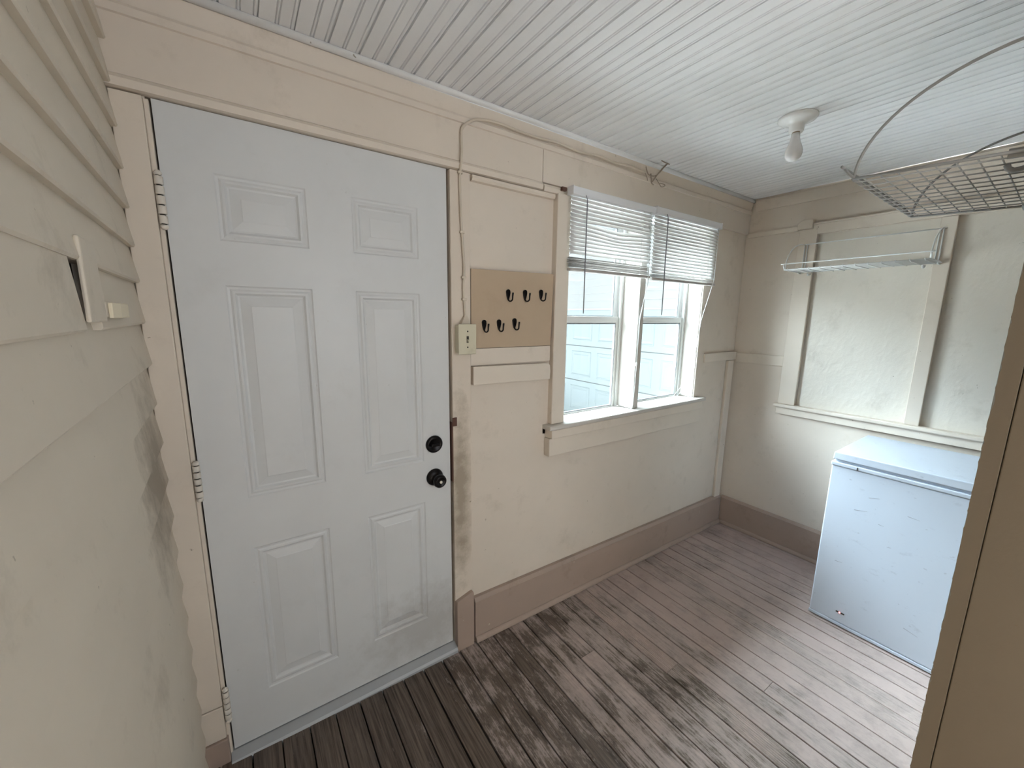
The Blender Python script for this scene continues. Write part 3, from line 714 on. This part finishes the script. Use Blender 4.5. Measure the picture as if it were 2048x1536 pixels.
# ------------------------------------------------------------------ hook board and hooks
mb = MB(); mb.prism([(0.927, 1.3765), (1.354, 1.3765), (1.3625, 1.705), (0.927, 1.698)], 'y', -0.007, -0.0005 + 0.0)
mb.box(0.94, 1.34, -0.001, YS-0.0002, 1.39, 1.69)
hb = mb.build('hook_board', M['board'], None, 0.001); tag(hb, 'bare brown board fixed between door and window, carrying six hooks', 'board')
def make_hook(x, z, label):
    y0 = -0.0072
    r = empty('coat_hook', (x, y0, z)); tag(r, label, 'hook', 'black hooks on the brown board')
    mb = MB(); pts = []
    for i in range(18):
        a = i*2*PI/18; w = 0.0102 if math.sin(a) > 0 else 0.0102*(1 + 0.45*math.sin(a))
        pts.append((x + w*math.cos(a), z + (0.013 if math.sin(a) > 0 else 0.008) + (0.0105 if math.sin(a) > 0 else 0.030)*math.sin(a)))
    mb.prism(pts, 'y', y0-0.0075, y0)
    part(mb, 'back_plate', M['blackmetal'], r, 0.0015)
    mb = MB()
    path = [(x, y0-0.003, z-0.010), (x, y0-0.004, z-0.019)]
    for i in range(9):
        a = PI*1.03*i/8
        path.append((x, y0-0.021 + 0.0165*math.cos(a), z-0.0165 - 0.0105*math.sin(a)))
    path += [(x, y0-0.0385, z-0.005), (x, y0-0.040, z+0.004), (x, y0-0.041, z+0.0085)]
    nrm = len(path)
    mb.tube(path, [0.0042, 0.004] + [0.0033]*(nrm-5) + [0.0036, 0.0042, 0.0036], 10)
    part(mb, 'prong', M['blackmetal'], r)
    return r
for x, z, lb in ((1.106, 1.601, 'black hook in the upper row, left one of its three'), (1.196, 1.603, 'black hook in the upper row, middle one of its three'),
                 (1.286, 1.608, 'black hook in the upper row, right one beside the window casing'), (0.986, 1.471, 'black hook in the lower row, nearest the light switch'),
                 (1.060, 1.473, 'black hook in the lower row, middle one of its three'), (1.141, 1.479, 'black hook in the lower row, right one of its three')):
    make_hook(x, z, lb)

# ------------------------------------------------------------------ light switch and its surface cable
sw = empty('light_switch', (0.886, -0.0085, 1.357)); tag(sw, 'ivory surface mounted light switch beside the door', 'light switch')
mb = MB(); mb.box(0.851, 0.920, -0.046, -0.0085, 1.363, 1.472); part(mb, 'switch_box', M['ivory'], sw, 0.003)
mb = MB(); mb.box(0.846, 0.9255, -0.052, -0.0465, 1.357, 1.478); part(mb, 'cover_plate', M['ivory'], sw, 0.003, 3)
mb = MB(); mb.box(0.881, 0.891, -0.0526, -0.0519, 1.404, 1.430); part(mb, 'toggle_slot', M['dark'], sw)
mb = MB(); mb.hexa([(0.8825, -0.052, 1.408), (0.8895, -0.052, 1.408), (0.8895, -0.048, 1.420), (0.8825, -0.048, 1.420), (0.8835, -0.066, 1.404), (0.8885, -0.066, 1.404), (0.8885, -0.064, 1.412), (0.8835, -0.064, 1.412)])
part(mb, 'toggle', M['ivory'], sw, 0.001)
for zz in (1.386, 1.449):
    mb = MB(); mb.lathe([(0.0032, 0), (0.0028, 0.0012), (0, 0.0016)], (0.886, -0.052, zz), (0, -1, 0), 12); part(mb, 'screw', M['dark'], sw)
cb = empty('surface_cable', (0.89, -0.012, 1.50)); tag(cb, 'cream painted cable clipped up the door casing and along the frieze', 'cable')
def smooth(pts, n=6):
    pts = [Vector(p) for p in pts]; out = []
    for i in range(len(pts)-1):
        p0 = pts[max(i-1, 0)]; p1 = pts[i]; p2 = pts[i+1]; p3 = pts[min(i+2, len(pts)-1)]
        for k in range(n):
            t = k/n
            out.append(0.5*((2*p1) + (p2-p0)*t + (2*p0-5*p1+4*p2-p3)*t*t + (3*p1-p0-3*p2+p3)*t**3))
    out.append(pts[-1]); return out
mb = MB()
run = [(0.896, -0.016, 1.50), (0.891, -0.014, 1.573), (0.888, -0.014, 1.621), (0.892, -0.014, 1.70), (0.886, -0.014, 1.80), (0.880, -0.014, 1.90), (0.877, -0.014, 2.02), (0.879, -0.018, 2.06),
       (0.884, -0.019, 2.12), (0.884, -0.016, 2.185), (0.892, -0.018, 2.207), (0.915, -0.022, 2.226), (0.945, -0.019, 2.243), (0.99, -0.016, 2.254), (1.05, -0.018, 2.257), (1.144, -0.020, 2.252),
       (1.234, -0.018, 2.252), (1.32, -0.018, 2.258), (1.403, -0.018, 2.256), (1.479, -0.016, 2.252), (1.60, -0.018, 2.260), (1.731, -0.017, 2.257), (1.80, -0.019, 2.262), (1.86, -0.019, 2.262), (1.945, -0.020, 2.256)]
mb.tube(smooth(run), 0.0052, 8)
part(mb, 'cord', M['cable'], cb)
for z, x in ((1.575, 0.891), (1.66, 0.889), (1.83, 0.884), (2.045, 0.878)):
    mb = MB(); mb.box(x-0.010, x+0.010, -0.021, -0.0085, z-0.0045, z+0.0045); part(mb, 'clip', M['cable'], cb, 0.002)
mb = MB(); mb.hexa([(0.868, -0.030, 1.476), (0.912, -0.030, 1.476), (0.912, -0.009, 1.476), (0.868, -0.009, 1.476), (0.890, -0.022, 1.512), (0.902, -0.022, 1.512), (0.902, -0.009, 1.512), (0.890, -0.009, 1.512)])
part(mb, 'entry_cone', M['cable'], cb, 0.002)
lw = empty('loose_wire', (2.05, -0.02, 2.25)); tag(lw, 'tangle of old loose wire ends hanging at the ceiling above the window', 'wire')
for pts, r in ((((2.02, -0.014, 2.225), (2.028, -0.03, 2.250), (2.045, -0.05, 2.282), (2.060, -0.072, 2.306)), 0.0035),
               (((1.953, -0.022, 2.285), (1.956, -0.028, 2.262), (1.97, -0.030, 2.247), (2.01, -0.034, 2.248), (2.04, -0.045, 2.270), (2.058, -0.065, 2.305)), 0.0028),
               (((2.00, -0.018, 2.262), (2.01, -0.014, 2.240), (2.016, -0.013, 2.222), (2.035, -0.012, 2.214)), 0.003),
               (((2.05, -0.016, 2.247), (2.075, -0.018, 2.228), (2.098, -0.018, 2.214), (2.13, -0.016, 2.226), (2.125, -0.014, 2.233), (2.09, -0.014, 2.232)), 0.0017),
               (((1.957, -0.016, 2.256), (1.975, -0.016, 2.236), (1.982, -0.014, 2.224)), 0.0018),
               (((2.0, -0.08, 2.3075), (2.03, -0.077, 2.306), (2.075, -0.074, 2.307)), 0.0025)):
    mb = MB(); mb.tube(smooth(pts, 5), r, 7); part(mb, 'strand', M['oldwire'], lw)

# ------------------------------------------------------------------ ceiling lamp holder
cl = empty('ceiling_lamp', (2.055, -0.665, ZC)); tag(cl, 'white porcelain ceiling lampholder with a bare frosted bulb', 'ceiling light')
mb = MB(); mb.lathe([(0.068, 0.0), (0.069, 0.006), (0.064, 0.013), (0.050, 0.018), (0.034, 0.024), (0.027, 0.032), (0.0255, 0.052), (0.0235, 0.056), (0.018, 0.056)], (2.055, -0.665, ZC), (0, 0, -1), 40)
part(mb, 'lampholder', M['porcelain'], cl)
mb = MB(); mb.lathe([(0.0135, 0.050), (0.0135, 0.062)], (2.055, -0.665, ZC), (0, 0, -1), 24); part(mb, 'cap', M['brass'], cl)
mb = MB(); mb.lathe([(0.0145, 0.060), (0.0155, 0.075), (0.019, 0.092), (0.0255, 0.108), (0.0298, 0.122), (0.0305, 0.133), (0.0285, 0.145), (0.022, 0.156), (0.012, 0.163), (0, 0.165)], (2.055, -0.665, ZC), (0, 0, -1), 32)
part(mb, 'bulb', M['bulb'], cl, label='frosted white bulb, unlit')

# ------------------------------------------------------------------ wire shelves
def wire_shelf(root, w, D, H, m, m2, r1, r2, lipz=0.032, lipy=0.02, rods=12, longs=8):
    """Local axes: x along the wall, y out of the wall, z up; deck at z = 0."""
    def P(mb, name, mm=m):
        return mb.build(name, mm, root)
    mb = MB()
    mb.tube([(0.012, 0.004, H), (w-0.012, 0.004, H)], r1, 8); mb.tube([(0, 0.004, 0.0), (w, 0.004, 0.0)], r1, 8)
    for x in (0.012, 0.026, w-0.026, w-0.012): mb.tube([(x, 0.004, H), (x, 0.004, -0.004)], r1*0.95, 8)
    P(mb, 'back_frame')
    for x in (0.004, w-0.004):
        mb = MB(); n = 18
        pts = [(x, D - D*(1-math.cos(PI/2*i/n)) if False else D*math.cos(PI/2*i/n) + 0.004*math.sin(PI/2*i/n), 0.004 + (H-0.004)*math.sin(PI/2*i/n)) for i in range(n+1)]
        mb.tube(pts, r1, 8); P(mb, 'side_arc')
        mb = MB()
        s = 1 if x < w/2 else -1
        mb.box(min(x, x+s*0.006), max(x, x+s*0.006), 0.001, 0.04, -0.010, 0.008)
        P(mb, 'end_bracket')
        mb = MB()
        xx = x + s*0.055
        mb.tube([(xx, 0.002, -0.012), (xx, 0.020, -0.020), (xx, 0.032, -0.022), (xx, 0.040, -0.017), (xx, 0.043, -0.009)], r1*1.6, 10)
        P(mb, 'arm')
    for k in range(rods):
        x = 0.02 + (w-0.04)*k/(rods-1)
        mb = MB()
        mb.tube([(x, 0.004, -r1-r2), (x, D-0.014, -r1-r2), (x, D-0.004, -r2-r1+0.001), (x, D+r1+0.001, -0.001), (x, D+r1+0.0015, 0.006)], r2, 6)
        P(mb, 'deck_rod', m2)
    for k in range(longs):
        y = D*(k+0.6)/(longs+0.2)
        mb = MB(); mb.tube([(0.002, y, 0.0), (w-0.002, y, 0.0)], r2*0.9, 6); P(mb, 'long_wire', m2)
    mb = MB()
    mb.tube([(0, 0.004, 0), (0, D, 0)], r1, 8); mb.tube([(w, 0.004, 0), (w, D, 0)], r1, 8); mb.tube([(0, D, 0), (w, D, 0)], r1, 8)
    c = 0.010; a = lipz/math.hypot(lipz, lipy); b_ = lipy/math.hypot(lipz, lipy)
    mb.tube(smooth([(0.0, D-0.004, 0.0), (0.0, D+lipy*0.4, lipz*0.4), (0.0, D+lipy-c*b_, lipz-c*a), (0.003, D+lipy-0.002, lipz-0.002), (c, D+lipy, lipz), (w*0.5, D+lipy, lipz),
                    (w-c, D+lipy, lipz), (w-0.003, D+lipy-0.002, lipz-0.002), (w, D+lipy-c*b_, lipz-c*a), (w, D+lipy*0.4, lipz*0.4), (w, D-0.004, 0.0)], 4), r1, 8)
    P(mb, 'front_lip')
# far shelf: on the uprights of the boarded window (local y points to -x, local x to -y)
fs = empty('wire_shelf', (XR-0.0235, -0.352, 1.806)); fs.rotation_euler = (0, 0, -PI/2)
# rotation -90 deg: local x -> -y, local y -> +x ; mirror by building with negative depth
fs.rotation_euler = (0, 0, PI/2); fs.location = (XR-0.0235, -0.975, 1.806)     # local x -> +y, local y -> -x
tag(fs, 'white wire wall shelf on the boarded window uprights above the freezer', 'shelf')
wire_shelf(fs, 0.622, 0.225, 0.168, M['wire_white'], M['wire_white'], 0.0032, 0.0020)
ns = empty('wire_shelf', (1.402, YN + 0.003, 1.842))
ns.location = (1.432, YN+0.012, 1.842); ns.rotation_euler = (math.radians(3.2), 0, math.radians(0.8))
tag(ns, 'grey wire shelf high on the near wall at upper right with large side arcs', 'shelf')
wire_shelf(ns, 0.614, 0.285, 0.212, M['wire_grey'], M['wire_mid'], 0.0034, 0.0016, 0.030, 0.024, 13, 9)

# ------------------------------------------------------------------ chest freezer
fx0, fx1, fy0, fy1 = 2.552, 3.075, -1.345, -0.812
zb = fz(2.552) + 0.001
fr = empty('chest_freezer', ((fx0+fx1)/2, (fy0+fy1)/2, zb)); tag(fr, 'scuffed white chest freezer standing in the far corner', 'freezer')
mb = MB(); mb.box(fx0, fx1, fy0, fy1, zb+0.022, 0.792); part(mb, 'cabinet', M['freezer'], fr, 0.006, 3)
mb = MB(); mb.box(fx0-0.003, fx1, fy0, fy1+0.0015, zb+0.006, zb+0.021); part(mb, 'plinth', M['freezer'], fr, 0.002)
for a in (fx0+0.03, fx1-0.05):
    for c in (fy0+0.03, fy1-0.05):
        mb = MB(); mb.box(a, a+0.03, c, c+0.03, fz(a)-0.0, zb+0.007); part(mb, 'foot', M['dark'], fr)
mb = MB(); mb.box(fx0-0.006, fx1, fy0, fy1+0.003, 0.7935, 0.812); part(mb, 'top_trim', M['freezer'], fr, 0.004, 3)
mb = MB(); mb.box(fx0+0.012, fx1-0.008, fy0+0.008, fy1-0.010, 0.812, 0.824); part(mb, 'gasket', M['freezer'], fr, 0.002)
mb = MB(); mb.box(fx0-0.004, fx1, fy0, fy1-0.001, 0.8245, 0.862)
for v in mb.bm.verts:
    if v.co.z > 0.85: v.co.y = fy0 + (v.co.y-fy0)*0.995; v.co.x = fx1 + (v.co.x-fx1)*0.996
part(mb, 'lid', M['freezer'], fr, 0.005, 3)
mb = MB(); mb.box(fx0-0.0085, fx0-0.0055, -0.9155, -0.912, 0.7945, 0.8085); part(mb, 'trim_joint', M['dark'], fr)
mb = MB(); mb.box(fx0-0.0025, fx0+0.002, -0.957, -0.922, 0.030, 0.037); part(mb, 'indicator_slot', M['dark'], fr, 0.001, label='black indicator strip with a red light')
mb = MB(); mb.lathe([(0.0042, 0), (0.0036, 0.002), (0, 0.003)], (fx0-0.0025, -0.938, 0.0338), (-1, 0, 0), 14); part(mb, 'indicator_light', M['led'], fr, label='small red light')
# scratches: a few dark scuffs
scuff = mat('scuff_grey', (0.30, 0.31, 0.36), 0.7)
for y, z, l, a in ((-1.19, 0.105, 0.05, 0.25), (-1.03, 0.56, 0.02, 0.1), (-0.95, 0.60, 0.05, -0.2), (-0.99, 0.68, 0.04, -0.25), (-1.13, 0.64, 0.04, 0.1), (-0.90, 0.30, 0.03, -0.1)):
    mb = MB(); dy, dz = l/2*math.cos(a), l/2*math.sin(a)
    mb.hexa([(fx0-0.0006, y-dy, z-dz-0.0004), (fx0-0.0006, y+dy, z+dz-0.0012), (fx0+0.001, y+dy, z+dz-0.001), (fx0+0.001, y-dy, z-dz-0.0004),
             (fx0-0.0006, y-dy, z-dz+0.0004), (fx0-0.0006, y+dy, z+dz+0.0012), (fx0+0.001, y+dy, z+dz+0.001), (fx0+0.001, y-dy, z-dz+0.0004)])
    part(mb, 'scuff_mark', scuff, fr)

# ------------------------------------------------------------------ outside: neighbouring garage
GX, GZ = 5.0, -0.85
ga = empty('garage', (GX+2, 3.5, GZ)); tag(ga, 'white garage with lap siding and panelled door seen through the window', 'garage')
gy0, gy1, gdz = -0.5, 6.6, 1.625
mb = MB(); z = gdz + 0.03
mb.box(GX+0.03, GX+4, gy0, gy1, GZ, 3.7)
while z < 3.65:
    mb.hexa([(GX-0.006, gy0, z), (GX+0.03, gy0, z), (GX+0.03, gy1, z), (GX-0.006, gy1, z), (GX+0.026, gy0, z+0.122), (GX+0.034, gy0, z+0.122), (GX+0.034, gy1, z+0.122), (GX+0.026, gy1, z+0.122)])
    z += 0.118
part(mb, 'siding_wall', M['siding'], ga)
mb = MB(); mb.box(GX-0.01, GX+0.03, gy0, gy1, gdz, gdz+0.03); part(mb, 'drip_rail', M['siding'], ga)
mb = MB(); mb.box(GX-0.02, GX+0.03, 5.0, 5.12, GZ, 3.6)
part(mb, 'corner_board', M['siding'], ga)
gd = MB()
for s in range(4):
    z1 = gdz - s*0.612; z0 = z1 - 0.600
    gd.box(GX+0.012, GX+0.03, 0.3, 4.95, z0, z1)
gdo = part(gd, 'garage_door', M['gdoor'], ga, 0.004)
for s in range(4):
    z1 = gdz - s*0.612 - 0.09; z0 = z1 - 0.43
    for k in range(7):
        y0 = 0.38 + k*0.6075 + 0.46*0; a0, a1 = 4.915 - 0.07 - k*0.6125 - 0.0, 0
        ya, yb = 3.75 + 0.61*1 - k*0.61 + 0.47*0, 0
        p0 = 3.27 + 0.61 - 0.61*k; p1 = p0 + 0.475
        mb = MB()
        loops = [[(GX+d, p0+i, z0+i), (GX+d, p1-i, z0+i), (GX+d, p1-i, z1-i), (GX+d, p0+i, z1-i)] for i, d in ((0, 0.0125), (0.010, 0.006), (0.020, 0.006), (0.03, 0.0105), (0.05, 0.0105), (0.07, 0.007))]
        vl = [[mb.bm.verts.new(p) for p in lp_] for lp_ in loops]
        for A, B in zip(vl[:-1], vl[1:]):
            for q in range(4): mb.bm.faces.new([A[q], A[(q+1) % 4], B[(q+1) % 4], B[q]])
        mb.bm.faces.new(vl[-1]); mb.bm.faces.new([v for v in vl[0]][::-1])
        part(mb, 'door_panel', M['gdoor'], gdo)
mb = MB(); mb.box(-8, 14, 0.2, 14, GZ-0.1, GZ)
struct(mb, 'ground', M['ground'], 'pale concrete drive between the porch and the garage', 'ground')

# ------------------------------------------------------------------ light
w = bpy.data.worlds.new('overcast'); scene.world = w; w.use_nodes = True
bg = w.node_tree.nodes['Background']; bg.inputs['Color'].default_value = (0.86, 0.94, 1.0, 1); bg.inputs['Strength'].default_value = 0.35
def area(name, loc, aim, sx, sy, power, col):
    l = bpy.data.lights.new(name, 'AREA'); l.shape = 'RECTANGLE'; l.size = sx; l.size_y = sy; l.energy = power; l.color = col
    o = bpy.data.objects.new(name, l); COL.objects.link(o); o.location = loc
    o.rotation_euler = (Vector(aim) - Vector(loc)).to_track_quat('-Z', 'Y').to_euler()
    return o
sky = area('sky_light', (-0.3, 2.6, 3.1), (2.5, -0.2, 1.15), 2.8, 2.2, 54, (0.76, 0.90, 1.0))
sky.data.spread = math.radians(80)
sky2 = area('sky_light_high', (1.6, 2.8, 3.9), (2.0, 0.0, 1.1), 3.0, 1.8, 100, (0.76, 0.90, 1.0))
sky2.data.spread = math.radians(84)
area('rear_fill_light', (0.92, YB-0.02, 1.5), (0.5, 0, 1.2), 0.9, 1.2, 4.6, (0.87, 0.94, 1.0))  # added fill lamp behind the camera, set in the added rear opening
sl = bpy.data.lights.new('bounce_sun', 'SUN'); sl.energy = 43; sl.angle = 0.05; sl.color = (0.86, 0.93, 1.0)  # added to the overcast sky so the drive bounces light onto the ceiling
so = bpy.data.objects.new('bounce_sun', sl); COL.objects.link(so); so.location = (6, -4, 8)
so.rotation_euler = Vector((-0.45, 0.5, -0.85)).to_track_quat('-Z', 'Y').to_euler()

# ------------------------------------------------------------------ camera (13 mm equivalent ultra-wide phone lens)
yaw, pitch_, roll = math.radians(34.57652), math.radians(9.784087), math.radians(0.718384)
fwd = Vector((math.sin(yaw)*math.cos(pitch_), math.cos(yaw)*math.cos(pitch_), -math.sin(pitch_)))
rt = Vector((math.cos(yaw), -math.sin(yaw), 0)); up = rt.cross(fwd)
r2 = math.cos(roll)*rt + math.sin(roll)*up; u2 = -math.sin(roll)*rt + math.cos(roll)*up
cd = bpy.data.cameras.new('camera'); cam = bpy.data.objects.new('camera', cd); COL.objects.link(cam)
cd.sensor_width = 36; cd.lens = 36*787.0555/2048; cd.clip_start = 0.01; cd.clip_end = 200
cam.matrix_world = Matrix(((r2.x, u2.x, -fwd.x, 0.1377659), (r2.y, u2.y, -fwd.y, -1.4530294), (r2.z, u2.z, -fwd.z, 1.5111243), (0, 0, 0, 1)))
scene.camera = cam
scene.view_settings.view_transform = 'Standard'; scene.view_settings.look = 'None'
scene.view_settings.exposure = 1.88; scene.view_settings.gamma = 1.0; scene.view_settings.use_curve_mapping = False
scene.cycles.use_denoising = True
scene.cycles.max_bounces = 12; scene.cycles.diffuse_bounces = 6; scene.cycles.transparent_max_bounces = 12
scene.cycles.sample_clamp_indirect = 6
